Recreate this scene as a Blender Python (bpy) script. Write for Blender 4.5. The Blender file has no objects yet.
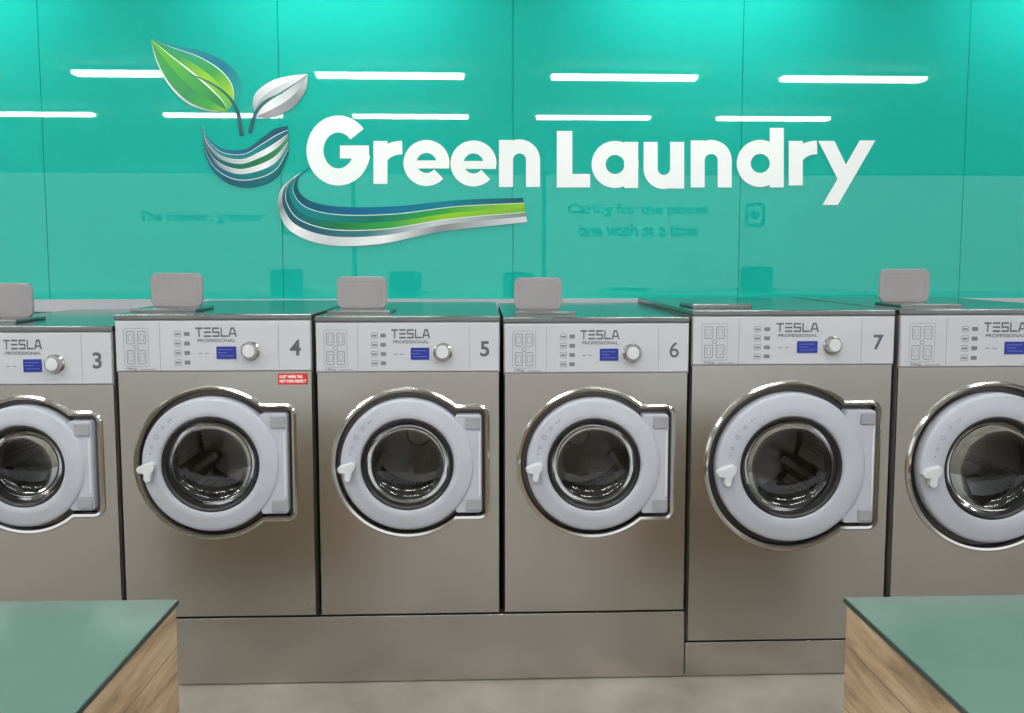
import bpy, bmesh, math, random
from mathutils import Vector, Euler
random.seed(4)
scene = bpy.context.scene
COL = scene.collection
try:
    scene.view_settings.view_transform = 'Standard'
except Exception:
    pass

# ------------------------------------------------------------------ camera
F = 820.0; DIST = 3.09; TILT = 4.5; YAW = 2.0; SH = -30.0
ROT = Euler((math.radians(90 - TILT), 0, math.radians(-YAW)), 'XYZ').to_matrix()
def ray(px, py):
    return ROT @ Vector(((px - 512) / F, -(py - 356.5 - SH) / F, -1.0))
_d = ray(430, 683)
H = -(_d.z / _d.y * DIST)
CAM = Vector((0, -DIST, H))
def P(px, py, Y):
    d = ray(px, py); t = (Y - CAM.y) / d.y
    q = CAM + d * t
    return q.x, q.z
def PZ(px, py, Z):
    d = ray(px, py); t = (Z - CAM.z) / d.z
    q = CAM + d * t
    return q.x, q.y
cd = bpy.data.cameras.new('camera'); cam = bpy.data.objects.new('camera', cd); COL.objects.link(cam)
cam.location = CAM; cam.rotation_euler = ROT.to_euler()
cd.sensor_width = 36; cd.lens = F / 1024 * 36; cd.shift_y = SH / 1024; cd.clip_start = 0.02
scene.camera = cam

# ------------------------------------------------------------------ materials
def srgb(r, g, b):
    f = lambda c: (c / 255 / 12.92) if c / 255 <= 0.04045 else ((c / 255 + 0.055) / 1.055) ** 2.4
    return (f(r), f(g), f(b), 1)
def mat(name, col, rough=0.5, metal=0.0, **kw):
    m = bpy.data.materials.new(name); m.use_nodes = True
    b = m.node_tree.nodes['Principled BSDF']
    b.inputs['Base Color'].default_value = col
    b.inputs['Roughness'].default_value = rough
    b.inputs['Metallic'].default_value = metal
    for k, v in kw.items():
        b.inputs[k.replace('_', ' ')].default_value = v
    return m
def noise_var(m, scale, c1, c2, mapscale=(1, 1, 1), detail=6, p1=0.35, p2=0.65, bump=0.0, rough=None, obj=True):
    nt = m.node_tree; N = nt.nodes; L = nt.links; b = N['Principled BSDF']
    tc = N.new('ShaderNodeTexCoord'); mp = N.new('ShaderNodeMapping'); mp.inputs['Scale'].default_value = mapscale
    no = N.new('ShaderNodeTexNoise'); no.inputs['Scale'].default_value = scale; no.inputs['Detail'].default_value = detail
    L.new(tc.outputs['Object'], mp.inputs[0]); L.new(mp.outputs[0], no.inputs['Vector'])
    cr = N.new('ShaderNodeValToRGB'); cr.color_ramp.elements[0].position = p1; cr.color_ramp.elements[1].position = p2
    cr.color_ramp.elements[0].color = c1; cr.color_ramp.elements[1].color = c2
    L.new(no.outputs['Fac'], cr.inputs[0]); L.new(cr.outputs[0], b.inputs['Base Color'])
    if rough:
        mr = N.new('ShaderNodeMapRange'); mr.inputs['To Min'].default_value = rough[0]; mr.inputs['To Max'].default_value = rough[1]
        L.new(no.outputs['Fac'], mr.inputs['Value']); L.new(mr.outputs[0], b.inputs['Roughness'])
    if bump:
        bp = N.new('ShaderNodeBump'); bp.inputs['Strength'].default_value = bump; bp.inputs['Distance'].default_value = 0.01
        L.new(no.outputs['Fac'], bp.inputs['Height']); L.new(bp.outputs[0], b.inputs['Normal'])
    return m

M = {}
M['teal'] = mat('teal_gloss_panel', srgb(22, 178, 162), 0.012, 0, Specular_IOR_Level=0.5)
noise_var(M['teal'], 0.6, srgb(24, 178, 162), srgb(29, 183, 167))
M['seam'] = mat('seam_teal', srgb(14, 146, 132), 0.6)
M['steel'] = noise_var(mat('brushed_steel', srgb(198, 194, 190), 0.24, 1.0), 4, srgb(197, 192, 187), srgb(201, 197, 193), (1.5, 1, 320), 0, 0.2, 0.8, 0.0, (0.235, 0.25))
M['steel_side'] = noise_var(mat('side_steel', srgb(170, 165, 160), 0.4, 0.6), 4, srgb(150, 146, 142), srgb(170, 166, 162))
M['lid'] = noise_var(mat('lid_steel', srgb(130, 134, 132), 0.16, 0.9), 5, srgb(126, 130, 128), srgb(138, 142, 140), (1, 30, 1))
M['chrome'] = noise_var(mat('chrome', srgb(205, 203, 200), 0.12, 1.0), 3, srgb(200, 198, 195), srgb(215, 213, 210))
M['dark'] = noise_var(mat('dark_gap', srgb(28, 28, 30), 0.5), 5, srgb(24, 24, 26), srgb(34, 34, 36))
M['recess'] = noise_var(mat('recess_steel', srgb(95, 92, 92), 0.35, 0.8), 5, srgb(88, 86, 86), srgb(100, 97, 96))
M['panel'] = noise_var(mat('panel_grey', srgb(190, 192, 198), 0.35), 3, srgb(187, 189, 195), srgb(193, 195, 201))
M['plastic'] = noise_var(mat('ring_plastic', srgb(178, 181, 191), 0.32), 4, srgb(175, 178, 188), srgb(182, 185, 195))
M['plastic_w'] = noise_var(mat('handle_plastic', srgb(205, 207, 212), 0.3), 4, srgb(202, 204, 209), srgb(209, 211, 216))
M['plastic_d'] = noise_var(mat('hinge_plastic', srgb(150, 152, 158), 0.35), 4, srgb(146, 148, 154), srgb(154, 156, 162))
M['rubber'] = noise_var(mat('rubber', srgb(22, 22, 24), 0.35), 5, srgb(18, 18, 20), srgb(28, 28, 30))
M['ink'] = noise_var(mat('grey_ink', srgb(116, 119, 125), 0.5), 5, srgb(113, 116, 122), srgb(119, 122, 128))
M['inkdark'] = noise_var(mat('dark_ink', srgb(84, 88, 94), 0.5), 5, srgb(81, 85, 91), srgb(88, 92, 98))
M['lcd'] = noise_var(mat('lcd_blue', srgb(40, 54, 145), 0.2), 5, srgb(38, 52, 140), srgb(44, 58, 150))
M['lcdtxt'] = mat('lcd_text', srgb(95, 110, 190), 0.3)
M['red'] = noise_var(mat('red_sticker', srgb(205, 40, 28), 0.4), 5, srgb(200, 36, 26), srgb(210, 44, 32))
M['white'] = noise_var(mat('white_vinyl', srgb(250, 252, 251), 0.3), 3, srgb(248, 250, 249), srgb(252, 254, 253))
M['hopper'] = noise_var(mat('hopper_plastic', srgb(148, 144, 144), 0.4), 5, srgb(144, 140, 140), srgb(152, 148, 148))
M['hopper_d'] = noise_var(mat('hopper_mark', srgb(136, 132, 133), 0.4), 5, srgb(133, 129, 130), srgb(138, 134, 135))
M['floor'] = noise_var(mat('concrete_floor', srgb(152, 144, 134), 0.35), 3.0, srgb(122, 115, 106), srgb(162, 155, 145), (1, 1, 1), 12, 0.3, 0.7, 0.05, (0.25, 0.5))
M['ceiling'] = noise_var(mat('ceiling_white', srgb(225, 225, 222), 0.8), 3, srgb(222, 222, 219), srgb(228, 228, 225))
M['wallw'] = noise_var(mat('painted_wall', srgb(235, 235, 232), 0.7), 3, srgb(233, 233, 230), srgb(238, 238, 235))
M['top'] = noise_var(mat('counter_laminate', srgb(96, 114, 105), 0.11, 0.0, Specular_IOR_Level=0.6), 2, srgb(93, 111, 102), srgb(100, 118, 109))
M['edge'] = noise_var(mat('counter_edge', srgb(50, 62, 60), 0.4), 5, srgb(46, 58, 56), srgb(56, 68, 66))
M['frame'] = noise_var(mat('window_frame', srgb(120, 122, 124), 0.4), 5, srgb(116, 118, 120), srgb(126, 128, 130))
M['lampw'] = noise_var(mat('lamp_housing', srgb(230, 230, 228), 0.5), 5, srgb(228, 228, 226), srgb(232, 232, 230))
M['signtxt'] = noise_var(mat('sign_dark', srgb(4, 40, 36), 0.6), 5, srgb(4, 38, 34), srgb(6, 44, 40))
M['lampe'] = mat('lamp_diffuser', (1, 1, 1, 1), 0.5, 0, Emission_Color=(1.0, 1.0, 0.99, 1), Emission_Strength=44.0)
M['fill_e'] = mat('fill_diffuser', (1, 1, 1, 1), 0.5, 0, Emission_Color=(1.0, 1.0, 0.99, 1), Emission_Strength=15.0)  # for the added row that brightens the wall and machine tops

m = mat('perforated_drum', srgb(110, 108, 106), 0.3, 1.0); M['drum'] = m
nt = m.node_tree; N = nt.nodes; L = nt.links
tc = N.new('ShaderNodeTexCoord'); vo = N.new('ShaderNodeTexVoronoi'); vo.inputs['Scale'].default_value = 55; vo.inputs['Randomness'].default_value = 0.15
L.new(tc.outputs['Object'], vo.inputs['Vector'])
cr = N.new('ShaderNodeValToRGB'); cr.color_ramp.elements[0].position = 0.22; cr.color_ramp.elements[1].position = 0.3
cr.color_ramp.elements[0].color = srgb(30, 30, 30); cr.color_ramp.elements[1].color = srgb(165, 163, 160)
L.new(vo.outputs['Distance'], cr.inputs[0]); L.new(cr.outputs[0], N['Principled BSDF'].inputs['Base Color'])
m = bpy.data.materials.new('door_glass'); m.use_nodes = True; M['glass'] = m
nt = m.node_tree; N = nt.nodes; L = nt.links; N.remove(N['Principled BSDF'])
tr = N.new('ShaderNodeBsdfTransparent'); tr.inputs[0].default_value = (0.6, 0.59, 0.58, 1)
gl = N.new('ShaderNodeBsdfGlossy'); gl.inputs['Roughness'].default_value = 0.03; gl.inputs[0].default_value = (0.75, 0.75, 0.75, 1)
fr = N.new('ShaderNodeFresnel'); fr.inputs[0].default_value = 1.5
mx = N.new('ShaderNodeMixShader'); L.new(fr.outputs[0], mx.inputs[0]); L.new(tr.outputs[0], mx.inputs[1]); L.new(gl.outputs[0], mx.inputs[2])
L.new(mx.outputs[0], N['Material Output'].inputs[0])
m = mat('weathered_wood', srgb(175, 140, 105), 0.55); M['wood'] = m
nt = m.node_tree; N = nt.nodes; L = nt.links; b = N['Principled BSDF']
tc = N.new('ShaderNodeTexCoord'); mp = N.new('ShaderNodeMapping'); mp.inputs['Scale'].default_value = (1, 1.2, 9)
no = N.new('ShaderNodeTexNoise'); no.inputs['Scale'].default_value = 2.6; no.inputs['Detail'].default_value = 11; no.inputs['Distortion'].default_value = 0.5; no.inputs['Roughness'].default_value = 0.62
L.new(tc.outputs['Object'], mp.inputs[0]); L.new(mp.outputs[0], no.inputs['Vector'])
cr = N.new('ShaderNodeValToRGB'); e = cr.color_ramp.elements
e[0].position = 0.3; e[0].color = srgb(135, 108, 85); e[1].position = 0.72; e[1].color = srgb(212, 190, 162)
x = e.new(0.5); x.color = srgb(188, 158, 126)
L.new(no.outputs['Fac'], cr.inputs[0])
sep = N.new('ShaderNodeSeparateXYZ'); L.new(tc.outputs['Object'], sep.inputs[0])
md = N.new('ShaderNodeMath'); md.operation = 'PINGPONG'; md.inputs[1].default_value = 0.075; L.new(sep.outputs[2], md.inputs[0])
gt = N.new('ShaderNodeMath'); gt.operation = 'GREATER_THAN'; gt.inputs[1].default_value = 0.0012; L.new(md.outputs[0], gt.inputs[0])
mxc = N.new('ShaderNodeMix'); mxc.data_type = 'RGBA'; mxc.inputs[6].default_value = srgb(100, 76, 56)
L.new(gt.outputs[0], mxc.inputs[0]); L.new(cr.outputs[0], mxc.inputs[7]); L.new(mxc.outputs[2], b.inputs['Base Color'])
m = mat('printed_vinyl', (1, 1, 1, 1), 0.3, 0, Specular_IOR_Level=0.25); M['vinyl'] = m
at = m.node_tree.nodes.new('ShaderNodeAttribute'); at.attribute_name = 'Col'
m.node_tree.links.new(at.outputs['Color'], m.node_tree.nodes['Principled BSDF'].inputs['Base Color'])

# ------------------------------------------------------------------ mesh helpers
class MB:
    def __init__(s): s.v = []; s.f = []; s.c = []
    def box(s, x0, x1, y0, y1, z0, z1):
        n = len(s.v)
        s.v += [(x0, y0, z0), (x1, y0, z0), (x1, y1, z0), (x0, y1, z0), (x0, y0, z1), (x1, y0, z1), (x1, y1, z1), (x0, y1, z1)]
        s.f += [tuple(n + i for i in q) for q in ((0, 3, 2, 1), (4, 5, 6, 7), (0, 1, 5, 4), (1, 2, 6, 5), (2, 3, 7, 6), (3, 0, 4, 7))]
        return s
    def prism(s, pts, y0, y1):
        n = len(s.v); k = len(pts)
        s.v += [(x, y0, z) for x, z in pts] + [(x, y1, z) for x, z in pts]
        s.f.append(tuple(range(n, n + k))); s.f.append(tuple(range(n + 2 * k - 1, n + k - 1, -1)))
        for i in range(k):
            j = (i + 1) % k; s.f.append((n + i, n + k + i, n + k + j, n + j))
        return s
    def loft(s, rings, cap0=False, cap1=False):
        n = len(s.v); k = len(rings[0])
        for r in rings: s.v += r
        for a in range(len(rings) - 1):
            for i in range(k):
                j = (i + 1) % k
                s.f.append((n + a * k + i, n + a * k + j, n + (a + 1) * k + j, n + (a + 1) * k + i))
        if cap0: s.f.append(tuple(range(n, n + k)))
        if cap1: s.f.append(tuple(range(n + (len(rings) - 1) * k, n + len(rings) * k)))
        return s
    def lathe(s, cx, cz, prof, seg=96, cap1=False, cap0=False):
        rings = [[(cx + r * math.cos(2 * math.pi * i / seg), y, cz + r * math.sin(2 * math.pi * i / seg)) for i in range(seg)] for r, y in prof]
        return s.loft(rings, cap0, cap1)
    def strip(s, L_, R_, y, cols=None, mapf=None):
        n = len(s.v)
        for a, b_ in zip(L_, R_):
            pa = mapf(*a) if mapf else a; pb = mapf(*b_) if mapf else b_
            s.v += [(pa[0], y, pa[1]), (pb[0], y, pb[1])]
        if cols:
            for c in cols: s.c += [c, c]
        for i in range(len(L_) - 1):
            s.f.append((n + 2 * i, n + 2 * i + 1, n + 2 * i + 3, n + 2 * i + 2))
        return s
    def holed(s, outer, inner, y):
        bm = bmesh.new()
        vo_ = [bm.verts.new((x, y, z)) for x, z in outer]; vi = [bm.verts.new((x, y, z)) for x, z in inner]
        es = []
        for vs in (vo_, vi):
            for i in range(len(vs)): es.append(bm.edges.new((vs[i], vs[(i + 1) % len(vs)])))
        bmesh.ops.triangle_fill(bm, use_beauty=True, use_dissolve=False, edges=es, normal=(0, -1, 0))
        bm.verts.index_update(); n = len(s.v)
        s.v += [tuple(v.co) for v in bm.verts]; s.f += [tuple(n + v.index for v in f.verts) for f in bm.faces]
        bm.free(); return s

def build(name, mb, material, base=(0, 0, 0), parent=None, bevel=0.0, smooth=35, props=None, recalc=True):
    me = bpy.data.meshes.new(name)
    me.from_pydata([(x - base[0], y - base[1], z - base[2]) for x, y, z in mb.v], [], mb.f)
    if mb.c:
        ca = me.color_attributes.new('Col', 'FLOAT_COLOR', 'POINT')
        for i, c in enumerate(mb.c): ca.data[i].color = c
    bm = bmesh.new(); bm.from_mesh(me)
    if recalc: bmesh.ops.recalc_face_normals(bm, faces=bm.faces)
    for f in bm.faces: f.smooth = True
    for e_ in bm.edges:
        if len(e_.link_faces) == 2 and e_.calc_face_angle(0) > math.radians(smooth): e_.smooth = False
    bm.to_mesh(me); bm.free()
    me.materials.append(material)
    ob = bpy.data.objects.new(name, me); COL.objects.link(ob)
    if parent: ob.parent = parent
    else: ob.location = base
    if bevel:
        bv = ob.modifiers.new('Bevel', 'BEVEL'); bv.width = bevel; bv.segments = 3; bv.limit_method = 'ANGLE'
    for k, v in (props or {}).items(): ob[k] = v
    return ob
def empty(name, base, **props):
    e_ = bpy.data.objects.new(name, None); e_.empty_display_size = 0.1; e_.location = base; COL.objects.link(e_)
    for k, v in props.items(): e_[k] = v
    return e_
def rrect(x0, x1, z0, z1, r, n=6):
    pts = []
    for cx, cz, a0 in ((x1 - r, z1 - r, 0), (x0 + r, z1 - r, 90), (x0 + r, z0 + r, 180), (x1 - r, z0 + r, 270)):
        for i in range(n + 1):
            a = math.radians(a0 + 90 * i / n); pts.append((cx + r * math.cos(a), cz + r * math.sin(a)))
    return pts
def offs(pts, o):
    out = []; k = len(pts)
    for i in range(k):
        a = Vector(pts[i - 1]); b_ = Vector(pts[i]); c = Vector(pts[(i + 1) % k])
        d1 = (b_ - a); d2 = (c - b_)
        if d1.length < 1e-7: d1 = d2
        if d2.length < 1e-7: d2 = d1
        d1.normalize(); d2.normalize()
        n1 = Vector((d1.y, -d1.x)); n2 = Vector((d2.y, -d2.x)); n = (n1 + n2)
        if n.length < 1e-6: n = n1
        n.normalize(); s = max(0.5, n.dot(n1)); out.append((b_.x + n.x * o / s, b_.y + n.y * o / s))
    return out
def ring3(pts, y): return [(x, y, z) for x, z in pts]
def frame2d(mb, pts, w, y):
    mb.loft([ring3(pts, y), ring3(offs(pts, -w), y)]); return mb
def text_mb(mb, s, x0, x1, z0, z1, y, bold=0.0, keep=False, mirror=False, depth=0):
    cu = bpy.data.curves.new('t', 'FONT'); cu.body = s; cu.offset = bold; cu.resolution_u = 6
    ob = bpy.data.objects.new('t', cu); COL.objects.link(ob)
    dg = bpy.context.evaluated_depsgraph_get(); me = bpy.data.meshes.new_from_object(ob.evaluated_get(dg))
    vs = [v.co.copy() for v in me.vertices]
    ax, bx = min(v.x for v in vs), max(v.x for v in vs); ay, by = min(v.y for v in vs), max(v.y for v in vs)
    n = len(mb.v)
    sx = (x1 - x0) / (bx - ax); sy = (z1 - z0) / (by - ay)
    if keep: sx = sy; x0 = (x0 + x1) / 2 - sx * (bx - ax) / 2; x1 = x0 + sx * (bx - ax)
    for v in vs:
        X = x0 + (v.x - ax) * sx
        if mirror: X = x1 - (X - x0)
        mb.v.append((X, y, z0 + (v.y - ay) * sy))
    for p in me.polygons: mb.f.append(tuple(n + i for i in p.vertices))
    bpy.data.objects.remove(ob); bpy.data.meshes.remove(me); bpy.data.curves.remove(cu)
    return mb
def catmull(pts, n=60):
    P_ = [Vector(p) for p in pts]; P_ = [2 * P_[0] - P_[1]] + P_ + [2 * P_[-1] - P_[-2]]
    out = []; segs = len(P_) - 3
    for i in range(n + 1):
        t = i / n * segs; k = min(int(t), segs - 1); u = t - k
        a, b_, c, d = P_[k:k + 4]
        q = 0.5 * ((2 * b_) + (c - a) * u + (2 * a - 5 * b_ + 4 * c - d) * u * u + (3 * b_ - a - 3 * c + d) * u ** 3)
        out.append((q.x, q.y))
    return out

# ------------------------------------------------------------------ room
WY = 1.28
RX0, RX1, RY0, CZ = -8.5, 8.5, -6.5, 3.23
S = {'kind': 'structure'}
build('floor', MB().box(RX0, RX1, RY0, WY + .1, -0.1, 0), M['floor'], props=S)
build('ceiling', MB().box(RX0, RX1, RY0, WY + .1, CZ, CZ + 0.1), M['ceiling'], props=S)
sx0 = P(513, 0, WY)[0]; sw = (P(747, 0, WY)[0] - P(280, 0, WY)[0]) / 2
wb = MB(); k = -9
while True:
    a = max(RX0, sx0 + k * sw + 0.0016); b_ = min(RX1, sx0 + (k + 1) * sw - 0.0016); k += 1
    if b_ <= RX0: continue
    if a >= RX1: break
    wb.box(a, b_, WY, WY + 0.012, 0, CZ)
ob = build('wall_back', wb, M['teal'], props=S)
build('trim_1', MB().box(RX0, RX1, WY + 0.012, WY + 0.1, 0, CZ), M['seam'], props=S)
build('wall_left', MB().box(RX0 - .1, RX0, RY0, WY + .1, 0, CZ), M['wallw'], props=S)
build('wall_right', MB().box(RX1, RX1 + .1, RY0, WY + .1, 0, CZ), M['wallw'], props=S)
WT = 2.95
wf = MB(); wf.box(RX0, RX1, RY0 - .15, RY0, WT, CZ); wf.box(RX0, RX1, RY0 - .15, RY0, 0, 0.15)
for xa, xb in ((RX0, RX0 + .1), (RX1 - .1, RX1)): wf.box(xa, xb, RY0 - .15, RY0, 0.15, WT)
build('wall_front', wf, M['wallw'], props=S)
for i, (xa, xb) in enumerate(((RX0 + .1, -1.9), (-1.9, 0.9), (0.9, RX1 - .1))):
    f = MB()
    for q in ((xa, xa + .03, .15, WT), (xb - .03, xb, .15, WT), (xa, xb, .15, .21), (xa, xb, WT - .02, WT)):
        f.box(q[0], q[1], RY0 - .1, RY0 - .04, q[2], q[3])
    build('window_%d' % (i + 1), f, M['frame'], props=S)
build('floor_outside', MB().box(-30, 30, -40, RY0 - .15, -0.12, -0.02), M['floor'], props=S)

# slogans on the shop windows face the street, so their image in the gloss panels reads correctly
def slogan(lines, x0, x1, z1, hh, label, ix=None):
    e_ = empty('window_slogan', ((x0 + x1) / 2, RY0 - .03, z1 - hh), label=label, category='sign')
    mb = MB(); z = z1
    for t, fr_ in lines:
        w = (x1 - x0) * fr_
        text_mb(mb, t, (x0 + x1) / 2 - w / 2, (x0 + x1) / 2 + w / 2, z - hh, z, RY0 - .03, 0.03); z -= hh * 1.45
    build('lettering', mb, M['signtxt'], tuple(e_.location), e_)
    if ix:
        mb = MB(); frame2d(mb, rrect(ix, ix + .3, z1 - .34, z1 + .02, .06), .05, RY0 - .03); mb.lathe(ix + .15, z1 - .16, [(.07, RY0 - .03), (.001, RY0 - .03)], 24)
        build('emblem', mb, M['signtxt'], tuple(e_.location), e_)
slogan([('Caring for the planet', 1), ('one wash at a time', .85)], 1.25, 3.35, 2.50, 0.20, 'dark slogan lettering in two lines on a shop window', 3.9)
slogan([('The cleaner, greener', 1)], -5.0, -3.2, 2.37, 0.18, 'single dark line of slogan lettering on a shop window', -2.95)

# ceiling lamps; the row nearest the teal wall is an added, unseen fill
for yy in (WY - 0.37, WY - 2.65, WY - 4.58):
    for xx in (-4.72, -2.75, -0.77, 1.19, 3.15):
        base = (xx, yy, CZ - 0.07)
        e_ = empty('ceiling_and_fill_lamp', base, label='long white batten lamp with glowing diffuser, wall-side row added as fill', category='lamp', group='linear ceiling lamps')
        build('housing', MB().box(xx - .63, xx + .63, yy - .09, yy + .09, CZ - 0.03, CZ), M['lampw'], base, e_)
        build('diffuser', MB().box(xx - .61, xx + .61, yy - .06, yy + .06, CZ - 0.058, CZ - 0.03), M['fill_e'] if yy > 0 else M['lampe'], base, e_)

# ------------------------------------------------------------------ wall sign
SG = empty('wall_sign', (P(540, 180, WY)[0], WY, P(540, 180, WY)[1]), label='white shop lettering with green leaf and wave emblem on teal wall', category='sign')
SB = tuple(SG.location)
WP = lambda x_, y_: P(x_, y_, WY)
cnt = [0]
def ny():
    cnt[0] += 1; return WY - 0.0015 - 0.00012 * cnt[0]
def stroke(mb, pts, w, w2=None):
    Lp, Rp = [], []; n = len(pts)
    for i in range(n):
        a = Vector(pts[max(0, i - 1)]); c = Vector(pts[min(n - 1, i + 1)]); d = (c - a).normalized(); nn = Vector((d.y, -d.x))
        ww = w if w2 is None else w + (w2 - w) * i / (n - 1)
        p = Vector(pts[i]); Lp.append(tuple(p + nn * ww / 2)); Rp.append(tuple(p - nn * ww / 2))
    mb.strip(Lp, Rp, ny(), mapf=WP)
def poly(mb, pts):
    n = len(mb.v); y = ny()
    for p in pts:
        q = WP(*p); mb.v.append((q[0], y, q[1]))
    mb.f.append(tuple(range(n, n + len(pts))))
def arc(cx, cy, rx, ry, a0, a1, n=40):
    return [(cx + rx * math.cos(math.radians(a0 + (a1 - a0) * i / n)), cy - ry * math.sin(math.radians(a0 + (a1 - a0) * i / n))) for i in range(n + 1)]
W_ = 14.5
def g_G(mb):
    w = 17; stroke(mb, arc(338.5, 150.5, 32 - w / 2, 35 - w / 2, 38, 352), w)
    stroke(mb, [(340, 152), (369, 152)], 13)
def g_e(mb, cx, cy):
    w = 13; R_ = 23
    stroke(mb, arc(cx, cy, R_ - w / 2, R_ - w / 2, -4, 318), w)
    stroke(mb, [(cx - 16, cy + 1.5), (cx + 22.6, cy + 1.5)], 8)
def g_n(mb, x0, x1, yt, yb):
    w = W_ - .5; stroke(mb, [(x0 + w / 2, yt), (x0 + w / 2, yb)], w)
    r = (x1 - x0 - w) / 2
    stroke(mb, arc(x0 + w / 2 + r, yt + r + w / 2 - 0.5, r, r, 180, 0) + [(x1 - w / 2, yb)], w)
def g_u(mb, x0, x1, yt, yb):
    w = W_ - .5; stroke(mb, [(x1 - w / 2, yt), (x1 - w / 2, yb)], w)
    r = (x1 - x0 - w) / 2
    stroke(mb, [(x0 + w / 2, yt)] + arc(x0 + w / 2 + r, yb - r - w / 2 + 0.5, r, r, 180, 360), w)
def g_r(mb, x0, yt, yb, x1):
    w = W_ - .5; stroke(mb, [(x0 + w / 2, yt), (x0 + w / 2, yb)], w)
    stroke(mb, arc(x1 + 1, yt + 21, x1 + 1 - x0 - w / 2, 14.5, 180, 92), 13.5)
def g_a(mb, cx, cy, x1, yt, yb):
    w = 14; R_ = 23.5
    stroke(mb, arc(cx, cy, R_ - w / 2, R_ - w / 2, 0, 360, 60), w); stroke(mb, [(x1 - w / 2, yt), (x1 - w / 2, yb)], w)
mb = MB()
g_G(mb); g_r(mb, 373.5, 141, 184, 402); g_e(mb, 426.5, 163); g_e(mb, 473.5, 163.5); g_n(mb, 499, 540, 140, 187)
build('lettering', mb, M['white'], SB, SG, recalc=False)
mb = MB()
stroke(mb, [(564.5, 131), (564.5, 187.5)], 15.5); stroke(mb, [(556.8, 180.7), (590, 180.7)], 13.5)
g_a(mb, 615, 164.5, 638, 142, 188); g_u(mb, 643.5, 684, 142, 188.5); g_n(mb, 690.5, 731.5, 140.5, 187.5)
g_a(mb, 760, 163.5, 783.5, 128, 187.5); g_r(mb, 788.5, 141, 185.5, 816.5)
poly(mb, [(818, 141), (834, 141), (849.5, 173), (842, 188.5)])
poly(mb, [(859.5, 140.5), (875, 140.5), (837.5, 205), (822, 205)])
build('lettering', mb, M['white'], SB, SG, recalc=False)

def lerp(a, b_, t): return tuple(a[i] + (b_[i] - a[i]) * t for i in range(len(a)))
def ramp(cols, t):
    t *= len(cols) - 1; k_ = min(int(t), len(cols) - 2); return lerp(cols[k_], cols[k_ + 1], t - k_)
def bands(mb, top, bot, spec, n=60):
    A = catmull(top, n); B = catmull(bot, n)
    for v0, v1, cols in spec:
        y = ny()
        mb.strip([lerp(a, b_, v0) for a, b_ in zip(A, B)], [lerp(a, b_, v1) for a, b_ in zip(A, B)], y,
                 cols=[ramp([srgb(*c) for c in cols], i / n) for i in range(n + 1)], mapf=WP)
G1, G2, LM, TL, SL, BL, SV, WH, GR = (20, 120, 70), (50, 165, 70), (150, 205, 40), (0, 155, 150), (15, 90, 105), (0, 110, 150), (205, 210, 210), (245, 248, 248), (130, 138, 140)
def leafpair(topc, botc, rib, spec_t, spec_b, stem, stemw):
    mb = MB(); bands(mb, topc, rib, spec_t); bands(mb, rib, botc, spec_b)
    build('leaf', mb, M['vinyl'], SB, SG, recalc=False)
    mb = MB(); n = 40; pts = catmull(stem, n); Lp, Rp = [], []
    for i in range(n + 1):
        a = Vector(pts[max(0, i - 1)]); c = Vector(pts[min(n, i + 1)]); d = (c - a).normalized(); nn = Vector((d.y, -d.x)); p = Vector(pts[i])
        w = stemw[0] + (stemw[1] - stemw[0]) * i / n; Lp.append(tuple(p + nn * w / 2)); Rp.append(tuple(p - nn * w / 2))
    mb.strip(Lp, Rp, ny(), cols=[ramp([srgb(40, 130, 110), srgb(25, 100, 110), srgb(20, 85, 100)], i / n) for i in range(n + 1)], mapf=WP)
    build('stem', mb, M['vinyl'], SB, SG, recalc=False)
leafpair([(151, 39), (178, 46), (205, 52), (228, 64), (240, 80), (239, 98), (228, 111)],
         [(151, 39), (157, 62), (168, 84), (184, 101), (200, 109), (215, 112), (228, 111)],
         [(151, 39), (168, 53), (185, 66), (201, 79), (214, 91), (223, 101), (228, 111)],
         [(0, .32, [TL, (0, 140, 150), (0, 120, 150), TL, G2]), (.32, .35, [WH, WH, SV]), (.35, .70, [TL, (30, 160, 120), G2, LM, G2]), (.70, 1, [(60, 170, 60), G2, LM, (110, 195, 60), (90, 190, 90)])],
         [(0, .05, [WH, WH]), (.05, .45, [(120, 200, 60), (90, 185, 60), G2, (30, 140, 70), G1]), (.45, 0.92, [(70, 170, 90), G2, (30, 150, 80), (60, 170, 60), LM]), (.92, 1, [WH, SV, (150, 200, 170)])],
         [(190, 74), (212, 84), (229, 97), (238, 113), (242, 136)], (1.0, 4.4))
leafpair([(308, 74), (290, 76), (272, 81), (257, 92), (253, 104), (256, 117)],
         [(308, 74), (306, 90), (296, 105), (282, 114), (268, 118), (256, 117)],
         [(308, 74), (296, 84), (283, 93), (270, 101), (262, 108), (256, 117)],
         [(0, .5, [SV, WH, SV, GR]), (.5, .9, [WH, SV, (175, 180, 182), GR]), (.9, 1, [(90, 110, 115), SL])],
         [(0, .5, [GR, SV, WH, SV]), (.5, 1, [SV, GR, (165, 165, 168), GR])],
         [(283, 93), (266, 101), (256, 113), (250, 133)], (1.0, 4.2))
mb = MB()
tp = [(204, 124), (208, 137), (224, 149), (246, 149), (262, 138), (275, 129), (288, 126)]
bt = [(203, 130), (205, 152), (214, 172), (232, 185), (254, 187), (276, 178), (289, 154)]
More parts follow.
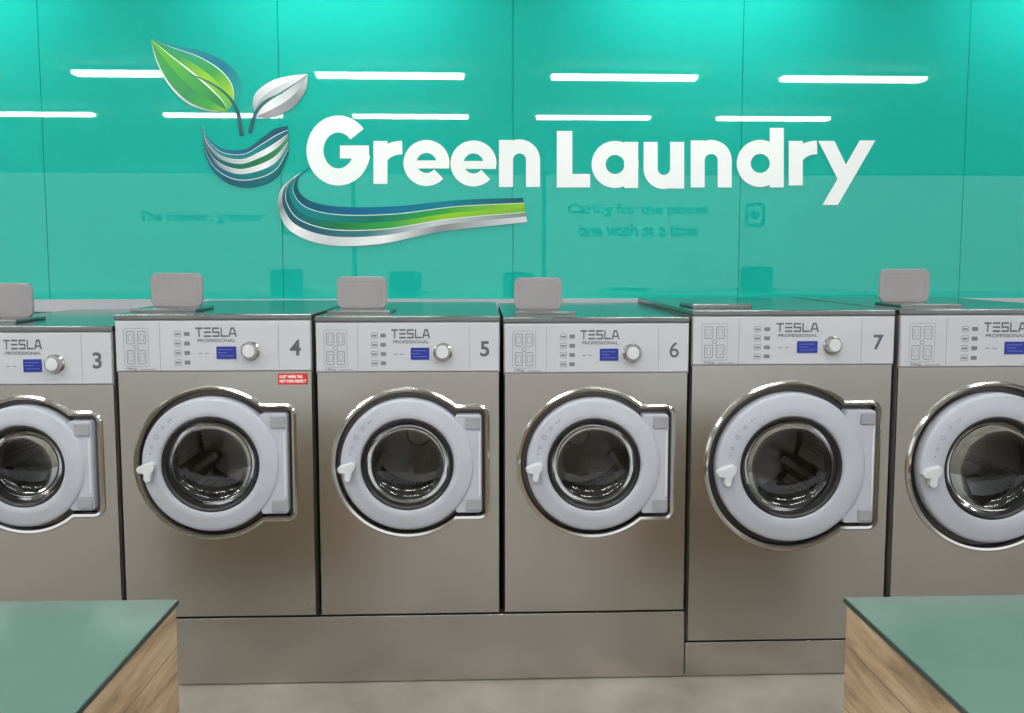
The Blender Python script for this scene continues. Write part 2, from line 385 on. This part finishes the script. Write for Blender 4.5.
bands(mb, tp, bt, [(0, .14, [(0, 120, 150), BL, SL, (0, 80, 110)]), (.14, .155, [WH, WH]), (.155, .29, [(0, 120, 120), (0, 140, 140), (0, 130, 140), SL]),
    (.29, .305, [WH, WH]), (.305, .42, [SV, GR, SV, WH, GR]), (.42, .56, [SL, (0, 100, 115), G1, (40, 150, 100)]), (.56, .575, [WH, WH]),
    (.575, .69, [(0, 110, 120), SL, SV, WH, GR]), (.69, .83, [SL, (0, 100, 120), (0, 125, 130), (40, 150, 140)]), (.83, .845, [WH, WH]), (.845, 1.0, [(0, 70, 110), BL, SL, (0, 110, 120), SL])])
build('wave_globe', mb, M['vinyl'], SB, SG, recalc=False)
mb = MB()
tp = [(311, 167), (299, 178), (299, 191), (313, 202), (345, 207), (400, 206), (460, 200), (523, 198)]
bt = [(296, 176), (281, 190), (279, 210), (292, 232), (328, 245), (380, 244), (440, 232), (527, 222)]
bands(mb, tp, bt, [(0, .20, [(0, 120, 120), SL, (0, 85, 100), (0, 95, 130), BL, (0, 130, 150), SL]), (.20, .22, [(150, 215, 205), WH]),
    (.22, .41, [(0, 130, 120), (0, 135, 130), (0, 135, 140), (0, 130, 130), (0, 120, 100), G2, LM]), (.41, .59, [TL, (0, 120, 120), SL, (0, 110, 120), G1, G2, LM, (120, 190, 60)]),
    (.59, .61, [WH, WH]), (.61, .77, [SV, (20, 110, 120), SL, (30, 95, 110), (60, 120, 130), SV, GR]), (.77, 1, [WH, SV, GR, WH, SV, WH, GR, (220, 225, 225)])])
build('swoosh', mb, M['vinyl'], SB, SG, recalc=False)

# ------------------------------------------------------------------ washing machines
def bezel_outline(cx, cz, R, hx, hz, r):
    a = math.asin(hz / R); pts = []
    for i in range(73):
        t = a + (2 * math.pi - 2 * a) * i / 72; pts.append((cx + R * math.cos(t), cz + R * math.sin(t)))
    for i in range(9):
        t = math.radians(-90 + 90 * i / 8); pts.append((cx + hx - r + r * math.cos(t), cz - hz + r + r * math.sin(t)))
    for i in range(9):
        t = math.radians(0 + 90 * i / 8); pts.append((cx + hx - r + r * math.cos(t), cz + hz - r + r * math.sin(t)))
    return pts
def machine(num, px0, px1, pyt, pyp, pyb, dc, ro, rg, hop, kg, label, zbase=None, sticker=False):
    x0 = P(px0, pyt, 0)[0]; x1 = P(px1, pyt, 0)[0]
    zt = P((px0 + px1) / 2, pyt, 0)[1]; zp = P((px0 + px1) / 2, pyp, 0)[1]; zb = P((px0 + px1) / 2, pyb, 0)[1]
    if zbase is not None: zb = zbase
    cx, cz = P(dc[0], dc[1], 0); sc = P(dc[0] + 100, dc[1], 0)[0] - cx; sc /= 100
    Ro = ro * sc; Rg = rg * sc
    DEP = 1.1
    base = ((x0 + x1) / 2, DEP / 2, zb)
    T = empty('washing_machine', base, label=label, category='washing machine', group='washing machines along the wall')
    def b(name, mbb, m_, par=None, **kw): return build(name, mbb, m_, base, par or T, **kw)
    zl = zt - 0.022
    R = Ro * 1.11; hx = R * 1.075; hz = R * 0.76
    out = bezel_outline(cx, cz, R, hx, hz, 0.03)
    g = 0.003
    mb = MB(); mb.holed(rrect(x0 + g, x1 - g, zb, zp - .004, 0.004, 2), out, 0)
    b('front_panel', mb, M['steel'])
    mb = MB()
    X0, X1 = x0 + g, x1 - g
    mb.box(X0, X0 + .004, 0.0, DEP, zb, zl); mb.box(X1 - .004, X1, 0.0, DEP, zb, zl)
    mb.box(X0 + .004, X1 - .004, DEP - .004, DEP, zb, zl); mb.box(X0 + .004, X1 - .004, 0.002, DEP - .004, zb, zb + .004)
    mb.box(X0 + .004, X1 - .004, 0.004, 0.02, zp - .01, zl)
    b('body', mb, M['steel_side'])
    b('top_lid', MB().box(x0 + .001, x1 - .001, -0.006, DEP, zl + .001, zt), M['lid'], bevel=0.004)
    px_0, px_1 = x0 + .006, x1 - .006; cz0, cz1 = zp, zl - .003
    cp = b('control_panel', MB().box(px_0, px_1, -0.010, 0.003, cz0, cz1), M['panel'], bevel=0.003)
    w = px_1 - px_0; h = cz1 - cz0
    U = lambda u: px_0 + w * u
    V = lambda v: cz1 - h * v
    yy = -0.0106
    mb = MB()
    for (ua, ub) in ((.055, .098), (.112, .155)):
        for (va, vb) in ((.2, .46), (.58, .86)):
            frame2d(mb, rrect(U(ua), U(ub), V(vb), V(va), .006, 3), .0026, yy)
            frame2d(mb, rrect(U(ua + .01), U(ub - .01), V(vb - .06), V(va + .06), .003, 2), .0016, yy)
    frame2d(mb, rrect(U(.042), U(.168), V(.91), V(.14), .008, 3), .0014, yy)
    mb.lathe(U(.105), V(.52), [(.009, yy), (.0066, yy)], 24)
    text_mb(mb, kg, U(.05), U(.105), V(.985), V(.93), yy, 0.02)
    mb.box(U(.125), U(.2), yy, yy + .0003, V(.97), V(.957))
    for i in range(4):
        v = .2 + .19 * i
        frame2d(mb, rrect(U(.30), U(.335), V(v + .12), V(v), .003, 2), .0018, yy)
        mb.prism(rrect(U(.35), U(.38), V(v + .10), V(v + .02), .003, 2), yy, yy + .0003)
        mb.box(U(.305), U(.33), yy, yy + .0003, V(v + .08), V(v + .045))
    for u in (.225, .835): mb.box(U(u), U(u) + .0012, yy, yy + .0003, V(.97), V(.04))
    for u in (.42, .455): mb.box(U(u), U(u + .022), yy, yy + .0003, V(.655), V(.64))
    b('pictogram', mb, M['ink'], cp, recalc=True)
    mb = MB()
    T0, T1 = .41, .625
    lw = (T1 - T0) / 5 * .84
    for i, ch in enumerate('TESLA'):
        ua = T0 + (T1 - T0) / 5 * i; ub = ua + lw; va, vb = .13, .32; t = .032
        q = lambda a_, b2, c, d: mb.box(U(a_), U(b2), yy - .0002, yy, V(d), V(c))
        th = .0065
        if ch == 'T': q(ua, ub, va, va + t); q((ua + ub) / 2 - th / 2, (ua + ub) / 2 + th / 2, va + t, vb)
        if ch == 'E': q(ua, ub, va, va + t); q(ua, ub, (va + vb) / 2 - t / 2, (va + vb) / 2 + t / 2); q(ua, ub, vb - t, vb)
        if ch == 'S': q(ua, ub, va, va + t); q(ua, ub, (va + vb) / 2 - t / 2, (va + vb) / 2 + t / 2); q(ua, ub, vb - t, vb); q(ua, ua + th, va + t, (va + vb) / 2 - t / 2); q(ub - th, ub, (va + vb) / 2 + t / 2, vb - t)
        if ch == 'L': q(ua, ub, vb - t, vb); q(ua, ua + th, va, vb - t)
        if ch == 'A':
            um = (ua + ub) / 2; y1_ = yy - .0002
            for s_, e2 in ((ua, um - .005), (ub, um + .005)):
                mb.prism([(U(s_ - .004), V(vb)), (U(s_ + .004), V(vb)), (U(e2 + .004), V(va)), (U(e2 - .004), V(va))], y1_, yy)
            q(um - .008, um + .008, va, va + t); q(ua + .008, ub - .008, vb - .075, vb - .048)
    text_mb(mb, 'PROFESSIONAL', U(T0 + .01), U(T1 - .01), V(.425), V(.36), yy, 0.015)
    b('brand_lettering', mb, M['inkdark'], cp)
    nb = text_mb(MB(), num, U(.893), U(.95), V(.70), V(.38), yy, 0.006 if num in '68' else 0.025, keep=True)
    b('number', nb, M['inkdark'], cp, recalc=False)
    b('display', MB().box(U(.515), U(.617), -0.0125, -0.0095, V(.76), V(.51)), M['lcd'], cp, bevel=0.001)
    mb = MB()
    for i, (a_, b2) in enumerate(((.525, .6), (.525, .57), (.53, .605))): mb.box(U(a_), U(b2), -.0129, -.0126, V(.58 + .06 * i), V(.57 + .06 * i))
    b('display_text', mb, M['lcdtxt'], cp)
    kx, kz = U(.69), V(.60)
    kn = b('knob', MB().lathe(kx, kz, [(.036, -.0095), (.036, -.014), (.030, -.017), (.029, -.034), (.026, -.038), (.012, -.039), (0.001, -.039)], 48), M['chrome'], cp)
    b('knob_cap', MB().lathe(kx, kz, [(.022, -.0385), (.021, -.0405), (0.001, -.0405)], 40), M['plastic_w'], cp)
    mb = MB()
    mb.loft([ring3(offs(out, .012), -.0005), ring3(offs(out, .011), -.006), ring3(offs(out, .004), -.011), ring3(offs(out, -.005), -.009), ring3(offs(out, -.009), 0.0), ring3(offs(out, -.010), .03)])
    b('door_surround', mb, M['chrome'])
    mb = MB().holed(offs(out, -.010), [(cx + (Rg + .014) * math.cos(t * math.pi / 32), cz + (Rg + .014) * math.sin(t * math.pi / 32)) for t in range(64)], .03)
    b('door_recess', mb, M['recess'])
    b('gasket', MB().lathe(cx, cz, [(Rg + .014, .03), (Rg + .002, .04), (Rg + .004, .07), (Rg + .012, .085), (Rg - .012, .10), (Rg + .0, .12)]), M['rubber'])
    mb = MB().lathe(cx, cz, [(Rg + .0, .12), (Rg + .06, .14), (Rg + .065, .2), (Rg + .065, .54), (Rg + .05, .56), (.06, .56), (.05, .54), (0.001, .54)])
    for a in (90, 210, 330):
        t = math.radians(a); ca, sa = math.cos(t), math.sin(t); r1 = Rg + .064; r0 = Rg - .0
        ring = []
        for yv in (.15, .53):
            ring.append([(cx + r1 * ca - sa * .05, yv, cz + r1 * sa + ca * .05), (cx + r0 * ca - sa * .012, yv, cz + r0 * sa + ca * .012), (cx + r0 * ca + sa * .012, yv, cz + r0 * sa - ca * .012), (cx + r1 * ca + sa * .05, yv, cz + r1 * sa - ca * .05)])
        mb.loft(ring, True, True)
    b('drum', mb, M['drum'])
    mb = MB().lathe(cx, cz, [(Rg + .004, .028), (Ro - .004, .028), (Ro, .02), (Ro, -.022), (Ro - .002, -.028), (Ro - .007, -.032), (Ro - .016, -.034), (Ro - .05, -.040), (Rg + .014, -.041), (Rg + .006, -.038), (Rg + .002, -.032), (Rg, -.024), (Rg, .028)], 128)
    door = b('door', mb, M['plastic'])
    hxx = cx + hx - .020
    mb = MB().prism(rrect(cx + Ro * .72, hxx, cz - hz + .024, cz + hz - .024, .012, 5), -.026, .026)
    b('hinge_cover', mb, M['plastic'], door, bevel=0.003)
    for s_ in (1, -1):
        za = cz + s_ * (hz - .055)
        b('hinge', MB().prism(rrect(hxx - .060, hxx - .004, za - .022 , za + .022 , .004, 3), -.032, -.025), M['plastic_d'], door, bevel=0.002)
    b('hinge_rod', MB().prism(rrect(hxx - .012, hxx - .005, cz - hz + .09, cz + hz - .09, .003, 3), -.030, -.025), M['plastic_w'], door)
    b('glass_rim', MB().lathe(cx, cz, [(Rg + .001, -.030), (Rg - .004, -.031), (Rg - .012, -.026), (Rg - .018, -.010), (Rg - .020, .004), (Rg, .03)]), M['rubber'], door)
    rr_ = Rg - .019
    b('glass', MB().lathe(cx, cz, [(rr_, -.002), (rr_ * .96, .012), (rr_ * .88, .026), (rr_ * .7, .04), (rr_ * .5, .048), (rr_ * .25, .053), (0.001, .055)]), M['glass'], door)
    hp = [(-1.03, -.03), (-1.00, .01), (-.92, .04), (-.80, .07), (-.76, .03), (-.77, -.04), (-.82, -.10), (-.83, -.21), (-.89, -.23), (-.93, -.18), (-.92, -.10), (-1.00, -.09)]
    b('handle', MB().prism([(cx + x_ * Ro, cz + z_ * Ro) for x_, z_ in hp], -.066, -.036), M['plastic_w'], door, bevel=0.005)
    mb = MB()
    rm = (Ro + Rg) / 2 + .004
    for a, rr in ((150, .009), (139, .006), (161, .006)):
        t = math.radians(a); mb.lathe(cx + rm * math.cos(t), cz + rm * math.sin(t), [(rr, -.0425), (rr - .0018, -.0425)], 20)
    for a in (128, 131, 168):
        t = math.radians(a); mb.lathe(cx + rm * math.cos(t), cz + rm * math.sin(t), [(.003, -.0425), (.0005, -.0425)], 10)
    b('pictogram', mb, M['ink'], door)
    b('screw', MB().lathe(x1 - .045, zb + .04, [(.007, -.0005), (.006, -.004), (.0005, -.004)], 20), M['chrome'])
    if hop:
        hy = .34
        a0, b0 = P(hop[0], hop[1], hy); a1, _ = P(hop[2], hop[1], hy)
        b('hopper_rim', MB().prism(rrect(a0 - .005, a1 + .035, zt - .001, zt + .012, .003, 2), hy - .20, hy + .02), M['lid'], bevel=0.002)
        hl = b('hopper_lid', MB().prism(rrect(a0, a1, zt + .010, b0, .028, 6), hy - .012, hy + .004), M['hopper'], bevel=0.004)
        mb = MB(); mx_, mz = (a0 + a1) / 2, (zt + b0) / 2; hw = (a1 - a0) * .40; hh = (b0 - zt) * .36; y_ = hy - .0125
        frame2d(mb, rrect(mx_ - hw, mx_ + hw, mz - hh, mz + hh, .018, 4), .002, y_)
        b('embossed_frame', mb, M['hopper_d'], hl)
    else:
        a0 = x0 + w * .05
        b('hopper_lid', MB().prism(rrect(a0, a0 + .24, zt - .001, zt + .016, .006, 3), .14, .36), M['lid'], bevel=0.004)
    if sticker:
        sa, szt = P(278, 373.5, 0); sb_, szb = P(308, 384.5, 0)
        st = b('sticker', MB().box(sa, sb_, -.0012, -.0001, szb, szt), M['red'], props={'label': 'red rectangular sticker with white lettering'})
        mb = MB(); hh = szt - szb
        text_mb(mb, 'DUST WHEN TAG', sa + .006, sb_ - .02, szt - hh * .42, szt - hh * .15, -.0016, 0.03)
        text_mb(mb, 'NOT EVEN PERFECT', sa + .006, sb_ - .006, szb + hh * .18, szb + hh * .45, -.0016, 0.03)
        b('sticker_lettering', mb, M['white'], st)
    return x0, x1, zb, zt
LB = 'steel front-loading washing machine numbered %s, %s'
z3 = P(300, 615, 0)[1]
r3 = machine('3', -73, 113, 326, 384, 616, (27, 465), 62, 41.5, (-19, 283, 33), '13kg', LB % ('3', 'smaller, raised soap lid'), zbase=z3)
r4 = machine('4', 114, 312, 314, 370.5, 615.5, (213, 463), 68, 48, (151, 273, 203), '18kg', LB % ('4', 'red sticker, raised soap lid'), zbase=z3, sticker=True)
r5 = machine('5', 314.5, 500.5, 316, 371, 614, (408, 463), 66, 45.5, (337, 276.5, 387), '18kg', LB % ('5', 'raised soap lid'), zbase=z3)
r6 = machine('6', 503, 690, 317, 372, 612, (593, 463), 66, 45.5, (514, 277.5, 562), '18kg', LB % ('6', 'raised soap lid'), zbase=z3)
z7 = P(790, 639, 0)[1]
r7 = machine('7', 691.5, 895.5, 310, 364, 639, (788.5, 466), 73.5, 50, None, '20kg', LB % ('7', 'larger, soap lid closed'), zbase=z7)
r8 = machine('8', 899, 1103, 309, 366, 640, (990.5, 467), 73.5, 50, (879.5, 269, 929), '20kg', LB % ('8', 'larger, raised soap lid'), zbase=z7)
def plinth(x0, x1, z, seams, label):
    base = ((x0 + x1) / 2, .5, 0)
    e_ = empty('plinth', base, label=label, category='machine base')
    build('base_frame', MB().box(x0 + .01, x1 - .01, .03, 1.05, 0, z - .001), M['dark'], base, e_)
    build('front_cover', MB().box(x0, x1, .012, .029, .004, z - .014), M['steel'], base, e_, bevel=.002)
plinth(r3[0], P(685.5, 640, 0)[0] - .002, z3, 0, 'long low brushed steel plinth under four washing machines')
plinth(P(685.5, 640, 0)[0] + .002, r8[1], z7, 0, 'lower brushed steel plinth under two larger washing machines')
zd = P(260, 299, WY)[1]
build('trim_2', MB().box(RX0, RX1, WY - .07, WY - .001, zd - .06, zd), M['panel'], props=S)

# ------------------------------------------------------------------ folding counters
def counter(pc, inner_sign, label, TZ=0.86):
    xi, yf = PZ(pc[0], pc[1], TZ)
    xo = xi - inner_sign * 0.95; x0, x1 = min(xi, xo), max(xi, xo); yn = yf - 1.5
    base = ((x0 + x1) / 2, (yn + yf) / 2, 0)
    e_ = empty('folding_counter', base, label=label, category='counter', group='wood-clad folding counters')
    build('cabinet', MB().box(x0 + .006, x1 - .006, yn + .006, yf - .006, 0, TZ - .012), M['wood'], base, e_, bevel=.002)
    build('edge_trim', MB().box(x0 + .001, x1 - .001, yn + .001, yf - .001, TZ - .012, TZ - .0015), M['edge'], base, e_)
    build('worktop', MB().box(x0 + .003, x1 - .003, yn + .003, yf - .003, TZ - .0015, TZ), M['top'], base, e_)
counter((179.5, 599), 1, 'wood-plank folding counter with glossy grey-green top and dark edge')
counter((843, 597), -1, 'wood-plank folding counter with glossy grey-green top and dark edge')

# ------------------------------------------------------------------ world + daylight
w = bpy.data.worlds.new('world'); scene.world = w; w.use_nodes = True
w.node_tree.nodes['Background'].inputs[0].default_value = (0.95, 0.98, 1.0, 1)
w.node_tree.nodes['Background'].inputs[1].default_value = 1.25
